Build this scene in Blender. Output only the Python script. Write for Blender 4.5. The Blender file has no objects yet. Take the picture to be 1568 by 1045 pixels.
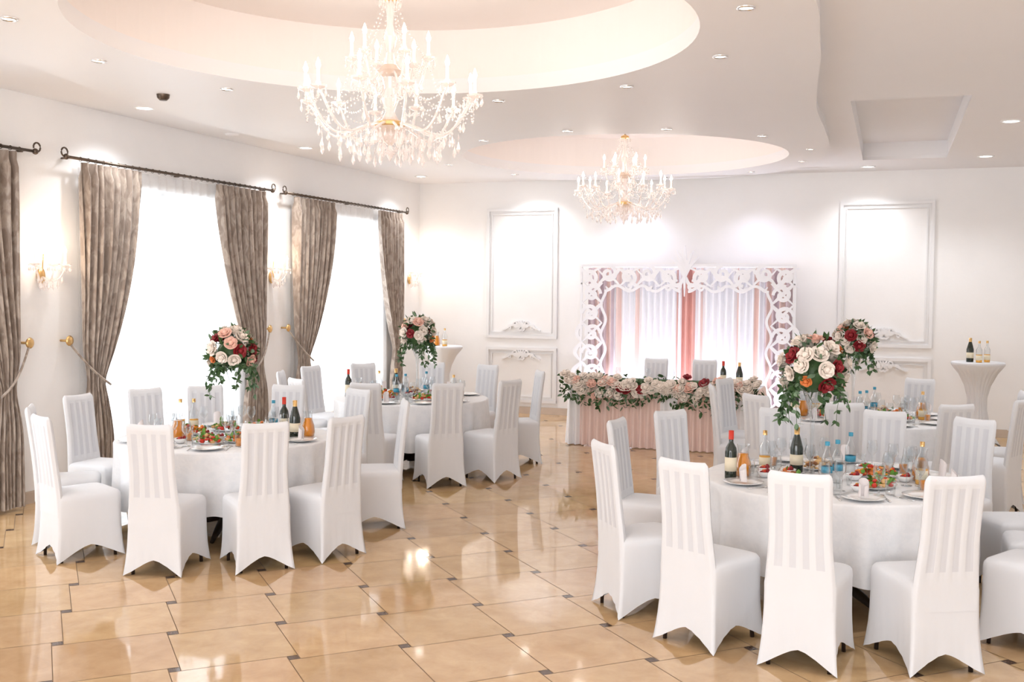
import bpy, math, random
from mathutils import Vector, Matrix
R=random.Random(7)
S=bpy.context.scene
COL=S.collection
# ------------------------------------------------------------------ materials
def mat(name,col,rough=.5,metal=0,var=.0,scale=20,bump=0,bscale=60,emit=None,estr=0,trans=0,alpha=1,ior=1.45,coat=0,spec=.5,stretch=(1,1,1),sheen=0):
    m=bpy.data.materials.new(name); m.use_nodes=True
    nt=m.node_tree; b=nt.nodes['Principled BSDF']
    b.inputs['Roughness'].default_value=rough; b.inputs['Metallic'].default_value=metal
    b.inputs['IOR'].default_value=ior
    b.inputs['Specular IOR Level'].default_value=spec
    b.inputs['Transmission Weight'].default_value=trans
    b.inputs['Alpha'].default_value=alpha
    b.inputs['Coat Weight'].default_value=coat
    b.inputs['Sheen Weight'].default_value=sheen
    if emit: 
        b.inputs['Emission Color'].default_value=(*emit,1); b.inputs['Emission Strength'].default_value=estr
    tc=nt.nodes.new('ShaderNodeTexCoord'); mp=nt.nodes.new('ShaderNodeMapping'); mp.inputs['Scale'].default_value=stretch
    nt.links.new(tc.outputs['Object'],mp.inputs['Vector'])
    n=nt.nodes.new('ShaderNodeTexNoise'); n.inputs['Scale'].default_value=scale; n.inputs['Detail'].default_value=3
    nt.links.new(mp.outputs['Vector'],n.inputs['Vector'])
    r=nt.nodes.new('ShaderNodeMix'); r.data_type='RGBA'
    r.inputs[6].default_value=(*[max(0,c*(1-var)) for c in col],1); r.inputs[7].default_value=(*[min(1,c*(1+var)) for c in col],1)
    nt.links.new(n.outputs['Fac'],r.inputs[0]); nt.links.new(r.outputs[2],b.inputs['Base Color'])
    if bump:
        n2=nt.nodes.new('ShaderNodeTexNoise'); n2.inputs['Scale'].default_value=bscale; n2.inputs['Detail'].default_value=4
        nt.links.new(mp.outputs['Vector'],n2.inputs['Vector'])
        bp=nt.nodes.new('ShaderNodeBump'); bp.inputs['Strength'].default_value=bump; bp.inputs['Distance'].default_value=.02
        nt.links.new(n2.outputs['Fac'],bp.inputs['Height']); nt.links.new(bp.outputs['Normal'],b.inputs['Normal'])
    return m
M_wall=mat('plaster_wall',(.905,.9,.9),.45,var=.03,scale=2.5,bump=.25,bscale=5)
M_ceil=mat('ceiling_paint',(.88,.87,.88),.6,var=.01,scale=2)
M_soff=mat('soffit_paint',(.88,.87,.875),.5,var=.01,scale=2)
M_rec=mat('recess_paint',(.92,.86,.83),.6,var=.01,scale=2)
M_white=mat('white_gloss_trim',(.9,.9,.9),.35)
M_relief=mat('plaster_relief',(.84,.84,.85),.45)
M_base=mat('baseboard_paint',(.62,.52,.43),.3,var=.1,scale=8)
M_cover=mat('chair_cover_cloth',(.73,.74,.765),.65,var=.02,scale=9,bump=.2,bscale=7,stretch=(1,1,.35),sheen=.1)
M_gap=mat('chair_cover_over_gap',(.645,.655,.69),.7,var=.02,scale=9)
M_legs=mat('dark_wood',(.03,.018,.012),.4,var=.3,scale=30)
def clothm():
    m=mat('tablecloth_damask',(.82,.83,.85),.55,bump=.15,bscale=25,sheen=.2); nt=m.node_tree; b=nt.nodes['Principled BSDF']
    tc=nt.nodes.new('ShaderNodeTexCoord'); v=nt.nodes.new('ShaderNodeTexVoronoi'); v.feature='SMOOTH_F1'; v.inputs['Scale'].default_value=16
    n=nt.nodes.new('ShaderNodeTexNoise'); n.inputs['Scale'].default_value=45; n.inputs['Detail'].default_value=2
    ad=nt.nodes.new('ShaderNodeMath'); ad.operation='MULTIPLY'
    nt.links.new(tc.outputs['Object'],v.inputs['Vector']); nt.links.new(tc.outputs['Object'],n.inputs['Vector'])
    nt.links.new(v.outputs['Distance'],ad.inputs[0]); nt.links.new(n.outputs['Fac'],ad.inputs[1])
    cr=nt.nodes.new('ShaderNodeValToRGB'); e=cr.color_ramp.elements; e[0].position=.12; e[0].color=(.8,.81,.83,1); e[1].position=.25; e[1].color=(.835,.84,.855,1)
    nt.links.new(ad.outputs[0],cr.inputs[0]); nt.links.new(cr.outputs[0],b.inputs['Base Color']); return m
M_cloth=clothm()
def curtm():
    m=mat('taupe_curtain',(.3,.245,.205),.4,sheen=.5,bump=.3,bscale=30,stretch=(1,1,.3)); nt=m.node_tree; b=nt.nodes['Principled BSDF']
    tc=nt.nodes.new('ShaderNodeTexCoord'); mp=nt.nodes.new('ShaderNodeMapping'); mp.inputs['Scale'].default_value=(1,1,.4)
    n=nt.nodes.new('ShaderNodeTexNoise'); n.inputs['Scale'].default_value=17; n.inputs['Detail'].default_value=6; n.inputs['Distortion'].default_value=.8
    cr=nt.nodes.new('ShaderNodeValToRGB'); e=cr.color_ramp.elements; e[0].position=.42; e[0].color=(.265,.205,.165,1); e[1].position=.6; e[1].color=(.44,.365,.305,1)
    nt.links.new(tc.outputs['Object'],mp.inputs[0]); nt.links.new(mp.outputs[0],n.inputs['Vector']); nt.links.new(n.outputs['Fac'],cr.inputs[0]); nt.links.new(cr.outputs[0],b.inputs['Base Color'])
    r=nt.nodes.new('ShaderNodeMapRange'); r.inputs[1].default_value=.4; r.inputs[2].default_value=.62; r.inputs[3].default_value=.48; r.inputs[4].default_value=.26
    nt.links.new(n.outputs['Fac'],r.inputs[0]); nt.links.new(r.outputs[0],b.inputs['Roughness']); return m
M_curt=curtm()
M_rod=mat('bronze_rod',(.12,.09,.07),.35,metal=.8)
M_gold=mat('aged_gold',(.75,.5,.22),.3,metal=1,var=.1)
M_silver=mat('chrome_rim',(.8,.8,.8),.25,metal=1)
M_crys=mat('crystal',(.86,.79,.76),.06,trans=.5,spec=1,emit=(1,.86,.8),estr=.1,alpha=.82)  # faint warm emission stands in for bulb light caught by the crystal
M_candle=mat('candle_sleeve',(1,.93,.85),.5,emit=(1,.8,.6),estr=.3)
M_bulb=mat('flame_bulb',(1,.9,.8),.3,emit=(1,.86,.7),estr=16)
M_led=mat('downlight_lens',(1,1,1),.3,emit=(1,.96,.9),estr=9)
M_pink=mat('pink_satin',(.86,.66,.6),.45,var=.06,scale=6,sheen=.3)
M_rose=mat('salmon_drape',(.74,.4,.35),.5,var=.1,scale=6)
M_mauve=mat('mauve_drape',(.68,.56,.59),.5,var=.1,scale=6)
M_wdr=mat('white_drape',(.92,.92,.95),.5,var=.02)
M_fret=mat('fretwork_board',(.88,.89,.93),.4)
M_cream=mat('rose_cream',(.86,.76,.67),.6,var=.1,scale=30)
M_peach=mat('rose_peach',(.85,.52,.42),.6,var=.1,scale=30)
M_burg=mat('rose_burgundy',(.25,.012,.018),.55,var=.3,scale=30)
M_orng=mat('flower_orange',(.7,.2,.05),.6,var=.2,scale=30)
M_leaf=mat('leaf_green',(.05,.11,.035),.5,var=.4,scale=15)
M_leaf2=mat('leaf_eucalyptus',(.16,.25,.15),.55,var=.3,scale=15)
M_porc=mat('porcelain',(.88,.88,.88),.15,coat=.5)
M_bottle=mat('dark_bottle_glass',(.012,.02,.012),.08,spec=.8)
M_label=mat('paper_label',(.8,.72,.55),.6,var=.1)
M_juice=mat('orange_juice',(.9,.32,.02),.15,var=.1,coat=.5)
M_amber=mat('amber_spirit',(.75,.38,.06),.1,coat=.6)
M_blue=mat('blue_label',(.05,.3,.45),.4)
M_red=mat('tomato_red',(.6,.04,.02),.4,var=.2)
M_meat=mat('roast_brown',(.3,.12,.05),.5,var=.3)
M_bread=mat('bread_tan',(.72,.45,.2),.7,var=.2)
M_green=mat('salad_green',(.12,.3,.04),.5,var=.4)
M_napk=mat('napkin',(.85,.8,.8),.7)
def glassm():
    m=bpy.data.materials.new('clear_glass'); m.use_nodes=True; nt=m.node_tree; nt.nodes.clear()
    o=nt.nodes.new('ShaderNodeOutputMaterial'); mx=nt.nodes.new('ShaderNodeMixShader'); t=nt.nodes.new('ShaderNodeBsdfTransparent'); g=nt.nodes.new('ShaderNodeBsdfGlossy')
    g.inputs['Roughness'].default_value=.03; t.inputs['Color'].default_value=(.93,.95,.96,1)
    fr=nt.nodes.new('ShaderNodeLayerWeight'); fr.inputs['Blend'].default_value=.35
    nt.links.new(fr.outputs['Facing'],mx.inputs[0]); nt.links.new(t.outputs[0],mx.inputs[1]); nt.links.new(g.outputs[0],mx.inputs[2]); nt.links.new(mx.outputs[0],o.inputs[0]); return m
M_glass=glassm()
def sheerm():
    m=bpy.data.materials.new('sheer_voile'); m.use_nodes=True; nt=m.node_tree; nt.nodes.clear()
    o=nt.nodes.new('ShaderNodeOutputMaterial'); mx=nt.nodes.new('ShaderNodeMixShader'); t=nt.nodes.new('ShaderNodeBsdfTransparent')
    a=nt.nodes.new('ShaderNodeMixShader'); d=nt.nodes.new('ShaderNodeBsdfDiffuse'); l=nt.nodes.new('ShaderNodeBsdfTranslucent')
    d.inputs['Color'].default_value=(.9,.9,.9,1); l.inputs['Color'].default_value=(.97,.97,.97,1)
    w=nt.nodes.new('ShaderNodeTexNoise'); w.inputs['Scale'].default_value=150
    mp=nt.nodes.new('ShaderNodeMapRange'); mp.inputs[3].default_value=.5; mp.inputs[4].default_value=.75
    nt.links.new(w.outputs['Fac'],mp.inputs[0]); nt.links.new(mp.outputs[0],mx.inputs[0])
    a.inputs[0].default_value=.75
    nt.links.new(d.outputs[0],a.inputs[1]); nt.links.new(l.outputs[0],a.inputs[2])
    nt.links.new(t.outputs[0],mx.inputs[1]); nt.links.new(a.outputs[0],mx.inputs[2]); nt.links.new(mx.outputs[0],o.inputs[0]); return m
M_sheer=sheerm()
def tilem():
    m=bpy.data.materials.new('glazed_tile'); m.use_nodes=True; nt=m.node_tree; b=nt.nodes['Principled BSDF']
    b.inputs['Roughness'].default_value=.06; b.inputs['Specular IOR Level'].default_value=.75
    tc=nt.nodes.new('ShaderNodeTexCoord'); n=nt.nodes.new('ShaderNodeTexNoise'); n.inputs['Scale'].default_value=4.5; n.inputs['Detail'].default_value=9; n.inputs['Roughness'].default_value=.65; n.inputs['Distortion'].default_value=.4
    nt.links.new(tc.outputs['Object'],n.inputs['Vector'])
    cr=nt.nodes.new('ShaderNodeValToRGB'); e=cr.color_ramp.elements
    e[0].position=.28;e[0].color=(.54,.34,.17,1); e[1].position=.75;e[1].color=(.7,.49,.275,1)
    nt.links.new(n.outputs['Fac'],cr.inputs[0])
    at=nt.nodes.new('ShaderNodeAttribute'); at.attribute_name='tone'
    mx=nt.nodes.new('ShaderNodeMix'); mx.data_type='RGBA'; mx.blend_type='MULTIPLY'; mx.inputs[0].default_value=1
    nt.links.new(cr.outputs[0],mx.inputs[6]); nt.links.new(at.outputs['Color'],mx.inputs[7]); nt.links.new(mx.outputs[2],b.inputs['Base Color'])
    return m
M_tile=tilem()
M_ins=mat('insert_tile',(.11,.07,.05),.12,var=.4,scale=40)
M_grout=mat('grout',(.27,.18,.11),.8)
# ------------------------------------------------------------------ mesh builder
class MB:
    def __init__(s): s.v=[];s.f=[];s.m=[];s.mats=[];s.T=Matrix.Identity(4);s.k=0
    def mi(s,m):
        if m not in s.mats: s.mats.append(m)
        return s.mats.index(m)
    def av(s,p): s.v.append(tuple(s.T@Vector(p))); return len(s.v)-1
    def face(s,idx,m): s.f.append(tuple(idx)); s.m.append(s.mi(m))
    def grid(s,P,m,closeu=False,closev=False,flip=False):
        n=len(P);k=len(P[0]); I=[[s.av(p) for p in row] for row in P]
        for i in range(n if closeu else n-1):
            for j in range(k if closev else k-1):
                a,b,c,d=I[i][j],I[(i+1)%n][j],I[(i+1)%n][(j+1)%k],I[i][(j+1)%k]
                mm=m(i,j) if callable(m) and not isinstance(m,bpy.types.Material) else m
                s.face((a,d,c,b) if flip else (a,b,c,d),mm)
        return I
    def lathe(s,prof,m,seg=16,c=(0,0,0)):
        P=[[(c[0]+r*math.cos(2*math.pi*k/seg),c[1]+r*math.sin(2*math.pi*k/seg),c[2]+z) for k in range(seg)] for r,z in prof]
        s.grid(P,m,closev=True,flip=True)
    def box(s,c,d,m):
        x,y,z=c;a,b,e=d[0]/2,d[1]/2,d[2]/2
        I=[s.av((x+i*a,y+j*b,z+k*e)) for i in(-1,1) for j in(-1,1) for k in(-1,1)]
        for q in((0,1,3,2),(4,6,7,5),(0,4,5,1),(2,3,7,6),(0,2,6,4),(1,5,7,3)): s.face([I[t] for t in q],m)
    def tube(s,pts,r,m,seg=8,cap=True):
        pts=[Vector(p) for p in pts]; n=len(pts); rows=[]
        up=Vector((0,0,1))
        for i,p in enumerate(pts):
            t=(pts[min(i+1,n-1)]-pts[max(i-1,0)]).normalized()
            u=t.cross(up)
            if u.length<.05: u=t.cross(Vector((1,0,0)))
            u.normalize(); w=u.cross(t)
            rr=r[i] if isinstance(r,(list,tuple)) else r
            rows.append([p+(u*math.cos(2*math.pi*k/seg)+w*math.sin(2*math.pi*k/seg))*rr for k in range(seg)])
        I=s.grid(rows,m,closev=True)
        if cap:
            s.face(I[0],m); s.face(I[-1][::-1],m)
    def sph(s,c,r,m,seg=8,rings=5,sc=(1,1,1)):
        P=[]
        for i in range(rings+1):
            a=math.pi*i/rings
            P.append([(c[0]+sc[0]*r*max(.001,math.sin(a))*math.cos(2*math.pi*k/seg),c[1]+sc[1]*r*max(.001,math.sin(a))*math.sin(2*math.pi*k/seg),c[2]+sc[2]*r*math.cos(a)) for k in range(seg)])
        s.grid(P,m,closev=True)
    def drop(s,c,r,h,m,seg=5):
        t=s.av((c[0],c[1],c[2])); b=s.av((c[0],c[1],c[2]-h))
        I=[s.av((c[0]+r*math.cos(2*math.pi*k/seg),c[1]+r*math.sin(2*math.pi*k/seg),c[2]-h*.65)) for k in range(seg)]
        for k in range(seg):
            s.face((t,I[k],I[(k+1)%seg]),m); s.face((b,I[(k+1)%seg],I[k]),m)
    def ribbon(s,pts,w,m,th=.02):
        # pts in XZ plane, extruded along Y (front at y=-th); each ribbon gets its own thickness
        s.k+=1; th=th+((s.k*37)%29)*.00022; back=-((s.k*17)%23)*.0001
        n=len(pts);A=[];B=[]
        for i,(x,z) in enumerate(pts):
            x0,z0=pts[max(i-1,0)];x1,z1=pts[min(i+1,n-1)]
            dx,dz=x1-x0,z1-z0;l=math.hypot(dx,dz) or 1
            ww=w[i] if isinstance(w,list) else w
            A.append((x-dz/l*ww/2,z+dx/l*ww/2));B.append((x+dz/l*ww/2,z-dx/l*ww/2))
        rows=[]
        for a,b in zip(A,B): rows.append([(a[0],back,a[1]),(a[0],-th,a[1]),(b[0],-th,b[1]),(b[0],back,b[1])])
        I=s.grid(rows,m,closev=True); s.face(I[0],m); s.face(I[-1][::-1],m)
    def mesh(s,name,smooth=True):
        me=bpy.data.meshes.new(name); me.from_pydata(s.v,[],s.f)
        for m in s.mats: me.materials.append(m)
        me.polygons.foreach_set('material_index',s.m)
        if smooth is True: me.polygons.foreach_set('use_smooth',[True]*len(s.f))
        me.update(); return me
def obj(name,me,loc=(0,0,0),rz=0,parent=None):
    o=bpy.data.objects.new(name,me); o.location=loc; o.rotation_euler=(0,0,rz); COL.objects.link(o)
    if parent: o.parent=parent
    return o
def fin(mb,name,loc=(0,0,0),rz=0,smooth=True,angle=None,parent=None):
    me=mb.mesh(name,smooth)
    if angle is not None:
        me.polygons.foreach_set('use_smooth',[True]*len(me.polygons))
        me.set_sharp_from_angle(angle=math.radians(angle))
    return obj(name,me,loc,rz,parent)
# ------------------------------------------------------------------ room
XL,XR,YB,YF,ZC=-7.29,3.1,15.66,-2.2,3.68
def floor():
    mb=MB(); A,B=.6022,.06; tau=.6735; al=math.atan2(B,A)
    e1=Vector((math.cos(tau+al),math.sin(tau+al))); e2=Vector((-math.sin(tau+al),math.cos(tau+al)))
    O=Vector((-4.177,5.339))
    l1=e1*A-e2*B; l2=e2*A+e1*B; g=.0024
    def clip(poly):
        for ax,val,sg in((0,XL,1),(0,XR,-1),(1,YB,-1),(1,YF,1)):
            out=[]
            for i in range(len(poly)):
                p,q=poly[i],poly[(i+1)%len(poly)]
                dp,dq=(p[ax]-val)*sg,(q[ax]-val)*sg
                if dp>=0: out.append(p)
                if dp*dq<0: out.append(p+(q-p)*(dp/(dp-dq)))
            poly=out
            if len(poly)<3: return None
        return poly
    tones=[]
    for i in range(-35,36):
        for j in range(-35,36):
            o=O+l1*i+l2*j
            b0=o-e1*(A+B/2)-e2*(A-B/2)
            for org,sz,mm in((b0,A,M_tile),(o-e1*B/2-e2*B/2,B,M_ins)):
                P=[org+e1*g+e2*g,org+e1*(sz-g)+e2*g,org+e1*(sz-g)+e2*(sz-g),org+e1*g+e2*(sz-g)]
                P=clip(P)
                if P:
                    mb.face([mb.av((p.x,p.y,0)) for p in P],mm); t=R.uniform(.93,1.06); tones.append((t,t*R.uniform(.98,1.02),t*R.uniform(.95,1.03),1))
    mb.face([mb.av(p) for p in((XL,YF,-.002),(XR,YF,-.002),(XR,YB,-.002),(XL,YB,-.002))],M_grout); tones.append((1,1,1,1))
    me=mb.mesh('floor',False)
    ca=me.color_attributes.new('tone','FLOAT_COLOR','CORNER')
    for p,t in zip(me.polygons,tones):
        for li in p.loop_indices: ca.data[li].color=t
    obj('floor',me)
floor()
WINS=[(4.4,6.65),(8.25,10.6),(12.0,14.35)]; WZ0,WZ1=.25,2.98
def walls():
    mb=MB(); T=.3
    ys=[YF]+[y for w in WINS for y in w]+[YB]
    for i in range(0,len(ys)-1,2):
        a,b=ys[i],ys[i+1]; mb.box((XL-T/2,(a+b)/2,ZC/2),(T,b-a,ZC),M_wall)
    for a,b in WINS:
        mb.box((XL-T/2,(a+b)/2,WZ0/2),(T,b-a,WZ0),M_wall); mb.box((XL-T/2,(a+b)/2,(WZ1+ZC)/2),(T,b-a,ZC-WZ1),M_wall)
    fin(mb,'wall_left',smooth=False)
    mb=MB(); mb.box(((XL+XR)/2,YB+.1,ZC/2),(XR-XL+.6,.2,ZC),M_wall); fin(mb,'wall_back',smooth=False)
    mb=MB(); mb.box((XR+.1,(YF+YB)/2,ZC/2),(.2,YB-YF,ZC),M_wall); fin(mb,'wall_right',smooth=False)
    # unseen wall behind the photographer; opening made up and sized for front fill
    mb=MB(); mb.box(((XL+OX0)/2,YF-.1,ZC/2),(OX0-XL,.2,ZC),M_wall); mb.box(((XR+OX1)/2,YF-.1,ZC/2),(XR-OX1,.2,ZC),M_wall); mb.box(((OX0+OX1)/2,YF-.1,(OZ+ZC)/2),(OX1-OX0,.2,ZC-OZ),M_wall); fin(mb,'wall_front',smooth=False)
    for n,(c,d) in {'baseboard_left':((XL+.01,(YF+YB)/2,.05),(.02,YB-YF,.1)),'baseboard_back':(((XL+XR)/2,YB-.01,.05),(XR-XL,.02,.1)),'baseboard_right':((XR-.01,(YF+YB)/2,.05),(.02,YB-YF,.1))}.items():
        mb=MB(); mb.box(c,d,M_base); mb.box((c[0],c[1],.105),(d[0]*.7,d[1]*.7 if d[1]<.1 else d[1],.012),M_base); fin(mb,n,smooth=False)
    for k,(a,b) in enumerate(WINS):
        mb=MB(); x=XL-.2; w=b-a; f=.07
        mb.box((x,a+f/2,(WZ0+WZ1)/2),(.08,f,WZ1-WZ0),M_white); mb.box((x,b-f/2,(WZ0+WZ1)/2),(.08,f,WZ1-WZ0),M_white)
        mb.box((x,(a+b)/2,WZ0+f/2),(.08,w,f),M_white); mb.box((x,(a+b)/2,WZ1-f/2),(.08,w,f),M_white)
        mb.box((x,(a+b)/2,(WZ0+WZ1)/2),(.08,f*1.3,WZ1-WZ0),M_white); mb.box((x,(a+b)/2,2.2),(.08,w,f),M_white)
        mb.box((XL-.1,(a+b)/2,WZ0+.01),(.19,w,.03),M_white)
        mb.box((x,(a+b)/2,(WZ0+WZ1)/2),(.006,w,WZ1-WZ0),M_glass)
        fin(mb,'window_%d'%(k+1),smooth=False)
OX0,OX1,OZ=-5.2,1.6,3.1
walls()
C1=(-3.08,6.16);C2=(-3.13,12.62);RC=1.97
RECT=(-.38,.62,9.9,14.35)
def catmull(P,n=10):
    out=[];k=len(P)
    for i in range(k):
        p0,p1,p2,p3=[Vector(P[(i+d)%k]) for d in(-1,0,1,2)]
        for j in range(n):
            t=j/n; out.append(.5*((2*p1)+(p2-p0)*t+(2*p0-5*p1+4*p2-p3)*t*t+(3*p1-p0-3*p2+p3)*t**3))
    return out
def slab(name,polys,z,th,m):
    cu=bpy.data.curves.new(name,'CURVE'); cu.dimensions='2D'; cu.fill_mode='BOTH'; cu.extrude=th/2
    for P in polys:
        sp=cu.splines.new('POLY'); sp.points.add(len(P)-1)
        for i,p in enumerate(P): sp.points[i].co=(p[0],p[1],0,1)
        sp.use_cyclic_u=True
    o=bpy.data.objects.new(name+'_c',cu); COL.objects.link(o); o.location=(0,0,z+th/2)
    bpy.context.view_layer.update()
    me=bpy.data.meshes.new_from_object(o.evaluated_get(bpy.context.evaluated_depsgraph_get())); bpy.data.objects.remove(o)
    me.materials.clear(); me.materials.append(m); me.name=name
    return obj(name,me,(0,0,z+th/2))
def circ(c,r,n=96): return [(c[0]+r*math.cos(2*math.pi*i/n),c[1]+r*math.sin(2*math.pi*i/n)) for i in range(n)]
outer=[(-3.1,3.3),(-4.8,3.8),(-5.75,5.3),(-6.3,7.3),(-6.5,9.3),(-6.3,11.5),(-5.85,13.4),(-4.8,14.8),(-3.1,15.25),(-1.7,14.9),(-.95,13.8),(-.7,12.4),(-.66,11),(-.66,9.8),(-.58,8.6),(-.48,7.3),(-.5,5.6),(-1.3,4.0)]
RP=[(RECT[0],RECT[2]),(RECT[1],RECT[2]),(RECT[1],RECT[3]),(RECT[0],RECT[3])]
c_main=slab('ceiling',[[(XL-.3,YF),(XR+.2,YF),(XR+.2,YB+.2),(XL-.3,YB+.2)],circ(C1,RC),circ(C2,RC),RP],ZC,.04,M_ceil)
c_sof=slab('ceiling_soffit',[catmull(outer),circ(C1,RC),circ(C2,RC)],3.6,.08,M_soff); c_sof.parent=c_main; c_sof.location=(0,0,3.64-c_main.location.z)
mb=MB()
for c in(C1,C2):
    r=RC+.004
    mb.grid([[(c[0]+r*math.cos(2*math.pi*k/96),c[1]+r*math.sin(2*math.pi*k/96),z) for k in range(96)] for z in(3.602,4.12)],M_rec,closev=True)
    mb.face([mb.av((x,y,4.12)) for x,y in circ(c,r)],M_rec)
x0,x1,y0,y1=RECT; x0-=.004;y0-=.004;x1+=.004;y1+=.004
mb.grid([[(x0,y0,z),(x1,y0,z),(x1,y1,z),(x0,y1,z)] for z in(3.682,3.9)],M_ceil,closev=True)
mb.face([mb.av(p) for p in((x0,y0,3.9),(x1,y0,3.9),(x1,y1,3.9),(x0,y1,3.9))],M_ceil)
o=fin(mb,'ceiling_recesses',smooth=False); o.parent=c_main; o.location=(0,0,-c_main.location.z)
def scrollpts(cx,cz,r,a0,turns,sgn=1,n=26,r1=.18):
    out=[]
    for i in range(n+1):
        t=i/n; rr=r*(1-t*(1-r1)); a=a0+sgn*turns*2*math.pi*t
        out.append((cx+rr*math.cos(a),cz+rr*math.sin(a)))
    return out
def ornament(mb,cx,cz,w,h,m,th=.03):
    for sg in(-1,1):
        def P(l): return [(cx+sg*x,cz+z) for x,z in l]
        mb.ribbon(P([(w*.02+w*.5*t, h*.25*math.sin(t*math.pi*1.4)*(1-.3*t)) for t in [i/18 for i in range(19)]]),[.05-.035*i/18 for i in range(19)],m,th)
        mb.ribbon([(cx+sg*(x-cx),z) for x,z in scrollpts(cx+w*.14,cz+h*.3,h*.26,-2,1.1,1)],.022,m,th)
        mb.ribbon([(cx+sg*(x-cx),z) for x,z in scrollpts(cx+w*.3,cz+h*.05,h*.2,2.5,1.1,-1)],.02,m,th)
        mb.ribbon(P([(w*.1*t,-h*.1-h*.4*t+h*.5*t*t) for t in [i/8 for i in range(9)]]),.03,m,th)
    for k in range(7):
        a=math.pi*(.1+.8*k/6); mb.ribbon([(cx+math.cos(a)*h*q,cz+math.sin(a)*h*q*1.1) for q in(.08,.3,.5)],[.012,.035,.02],m,th*1.1)
def rectframe(mb,x0,x1,z0,z1,m,w=.045,th=.028):
    for off,ww,t in((0,w,th),(.07,.015,.014)):
        a,b,c,d=x0+off,x1-off,z0+off,z1-off
        mb.ribbon([(a-ww/2,c),(b+ww/2,c)],ww,m,t); mb.ribbon([(a-ww/2,d),(b+ww/2,d)],ww,m,t); mb.ribbon([(a,c),(a,d)],ww,m,t); mb.ribbon([(b,c),(b,d)],ww,m,t)
n=0
for (x0,x1) in((-6.07,-4.93),(-.68,.53)):
    for (z0,z1,oz) in((1.22,3.23,1.36),(.2,1.03,.9)):
        n+=1; mb=MB(); rectframe(mb,x0,x1,z0,z1,M_relief); ornament(mb,(x0+x1)/2,oz,.62,.22,M_relief)
        fin(mb,'trim_%d'%n,(0,YB-.001,0),smooth=False)
# ------------------------------------------------------------------ curtains, rods
def rod(y0,y1):
    mb=MB(); x=XL+.13; z=3.16
    mb.tube([(x,y0+.05,z),(x,y1-.05,z)],.014,M_rod,10)
    for y,sg in((y0+.05,-1),(y1-.05,1)):
        mb.sph((x,y+sg*.03,z),.028,M_rod,12,8); pts=[(x,y+sg*(.05+.04*math.sin(a)),z+.04-.04*math.cos(a)) for a in [i*.5 for i in range(11)]]
        mb.tube(pts,.008,M_rod,6)
    for y in(y0+.1,(y0+y1)/2,y1-.1):
        mb.tube([(XL,y,z),(XL+.08,y,z),(x,y,z)],.008,M_rod,6); mb.lathe([(.001,0),(.03,0),(.03,.01),(.001,.012)],M_rod,10,(XL+.03,y,z-.01))
    k=int((y1-y0)/.11)
    for i in range(k):
        y=y0+.2+(y1-y0-.4)*i/(k-1); mb.tube([(x+.02*math.cos(a),y,z+.02*math.sin(a)-.003) for a in [j*math.pi/4 for j in range(9)]],.003,M_rod,4,False)
    fin(mb,'curtain_rod')
def curtain(yo,yi,seed):
    mb=MB(); rr=random.Random(seed); W=yi-yo; sg=1 if W>0 else -1
    ph=[rr.uniform(0,6) for _ in range(4)]
    NU,NV=90,44; rows=[]
    for j in range(NV+1):
        z=3.13-(3.10)*j/NV
        if z>1.05: t=(3.13-z)/2.08; f=1-.66*t**1.9
        else: t=(1.05-z)/1.05; f=.34+.12*math.sin(min(1,t*1.6)*math.pi/2)
        pin=math.exp(-((z-1.05)/.22)**2)
        oo=sg*.05*pin
        row=[]
        for i in range(NU+1):
            u=i/NU; uu=u+.012*math.sin(u*30+ph[0])
            y=yo+oo+(W*f-oo)*uu
            amp=.05*(.55+.45*f)*(1-.45*pin)*(1 if j>0 else .8)
            x=XL+.135+amp*math.sin(u*2*math.pi*8.5+ph[1]+.5*math.sin(z*1.3+ph[2]))+.012*math.sin(u*41+z*2+ph[3])
            if j<2: x=XL+.135+.03*math.sin(u*2*math.pi*8.5+ph[1])
            row.append((x,y,z))
        rows.append(row)
    mb.grid(rows,M_curt)
    yk=yo-sg*.14
    mb.lathe([(.001,0),(.045,0),(.05,.008),(.03,.02),(.001,.024)],M_gold,16)
    nk=len(mb.v)
    for i in range(nk-16*5,nk):
        X,Y,Z=mb.v[i]; mb.v[i]=(XL+.1+Z,yk+X,1.46+Y)
    mb.tube([(XL,yk,1.46),(XL+.1,yk,1.46)],.012,M_gold,8)
    yc=yo+W*.34/2
    pts=[]
    for i in range(13):
        t=i/12; pts.append((XL+.1+.11*math.sin(t*math.pi*.5),yk+(yc+sg*.14-yk)*t,1.44-.42*t-.05*math.sin(t*math.pi)))
    mb.tube(pts,.011,M_curt,6)
    fin(mb,'curtain')
def sheer(y0,y1):
    mb=MB(); n=int((y1-y0)*60); rows=[]
    for z in(3.13,2.2,1.2,.115):
        rows.append([(XL+.032+.014*math.sin(i*.75+z*.3)+.005*math.sin(i*.31),y0+(y1-y0)*i/n,z) for i in range(n+1)])
    mb.grid(rows,M_sheer); fin(mb,'sheer_curtain')
for (a,b) in((3.9,7.36),(7.69,11.15),(11.40,14.94)): rod(a,b)
curtain(4.1,4.9,1);curtain(7.13,6.3,2); curtain(7.89,8.73,3);curtain(10.96,10.0,4);curtain(11.66,12.6,5);curtain(14.75,13.95,6)
sheer(4.15,7.08);sheer(7.95,10.9);sheer(11.7,14.7)
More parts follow.
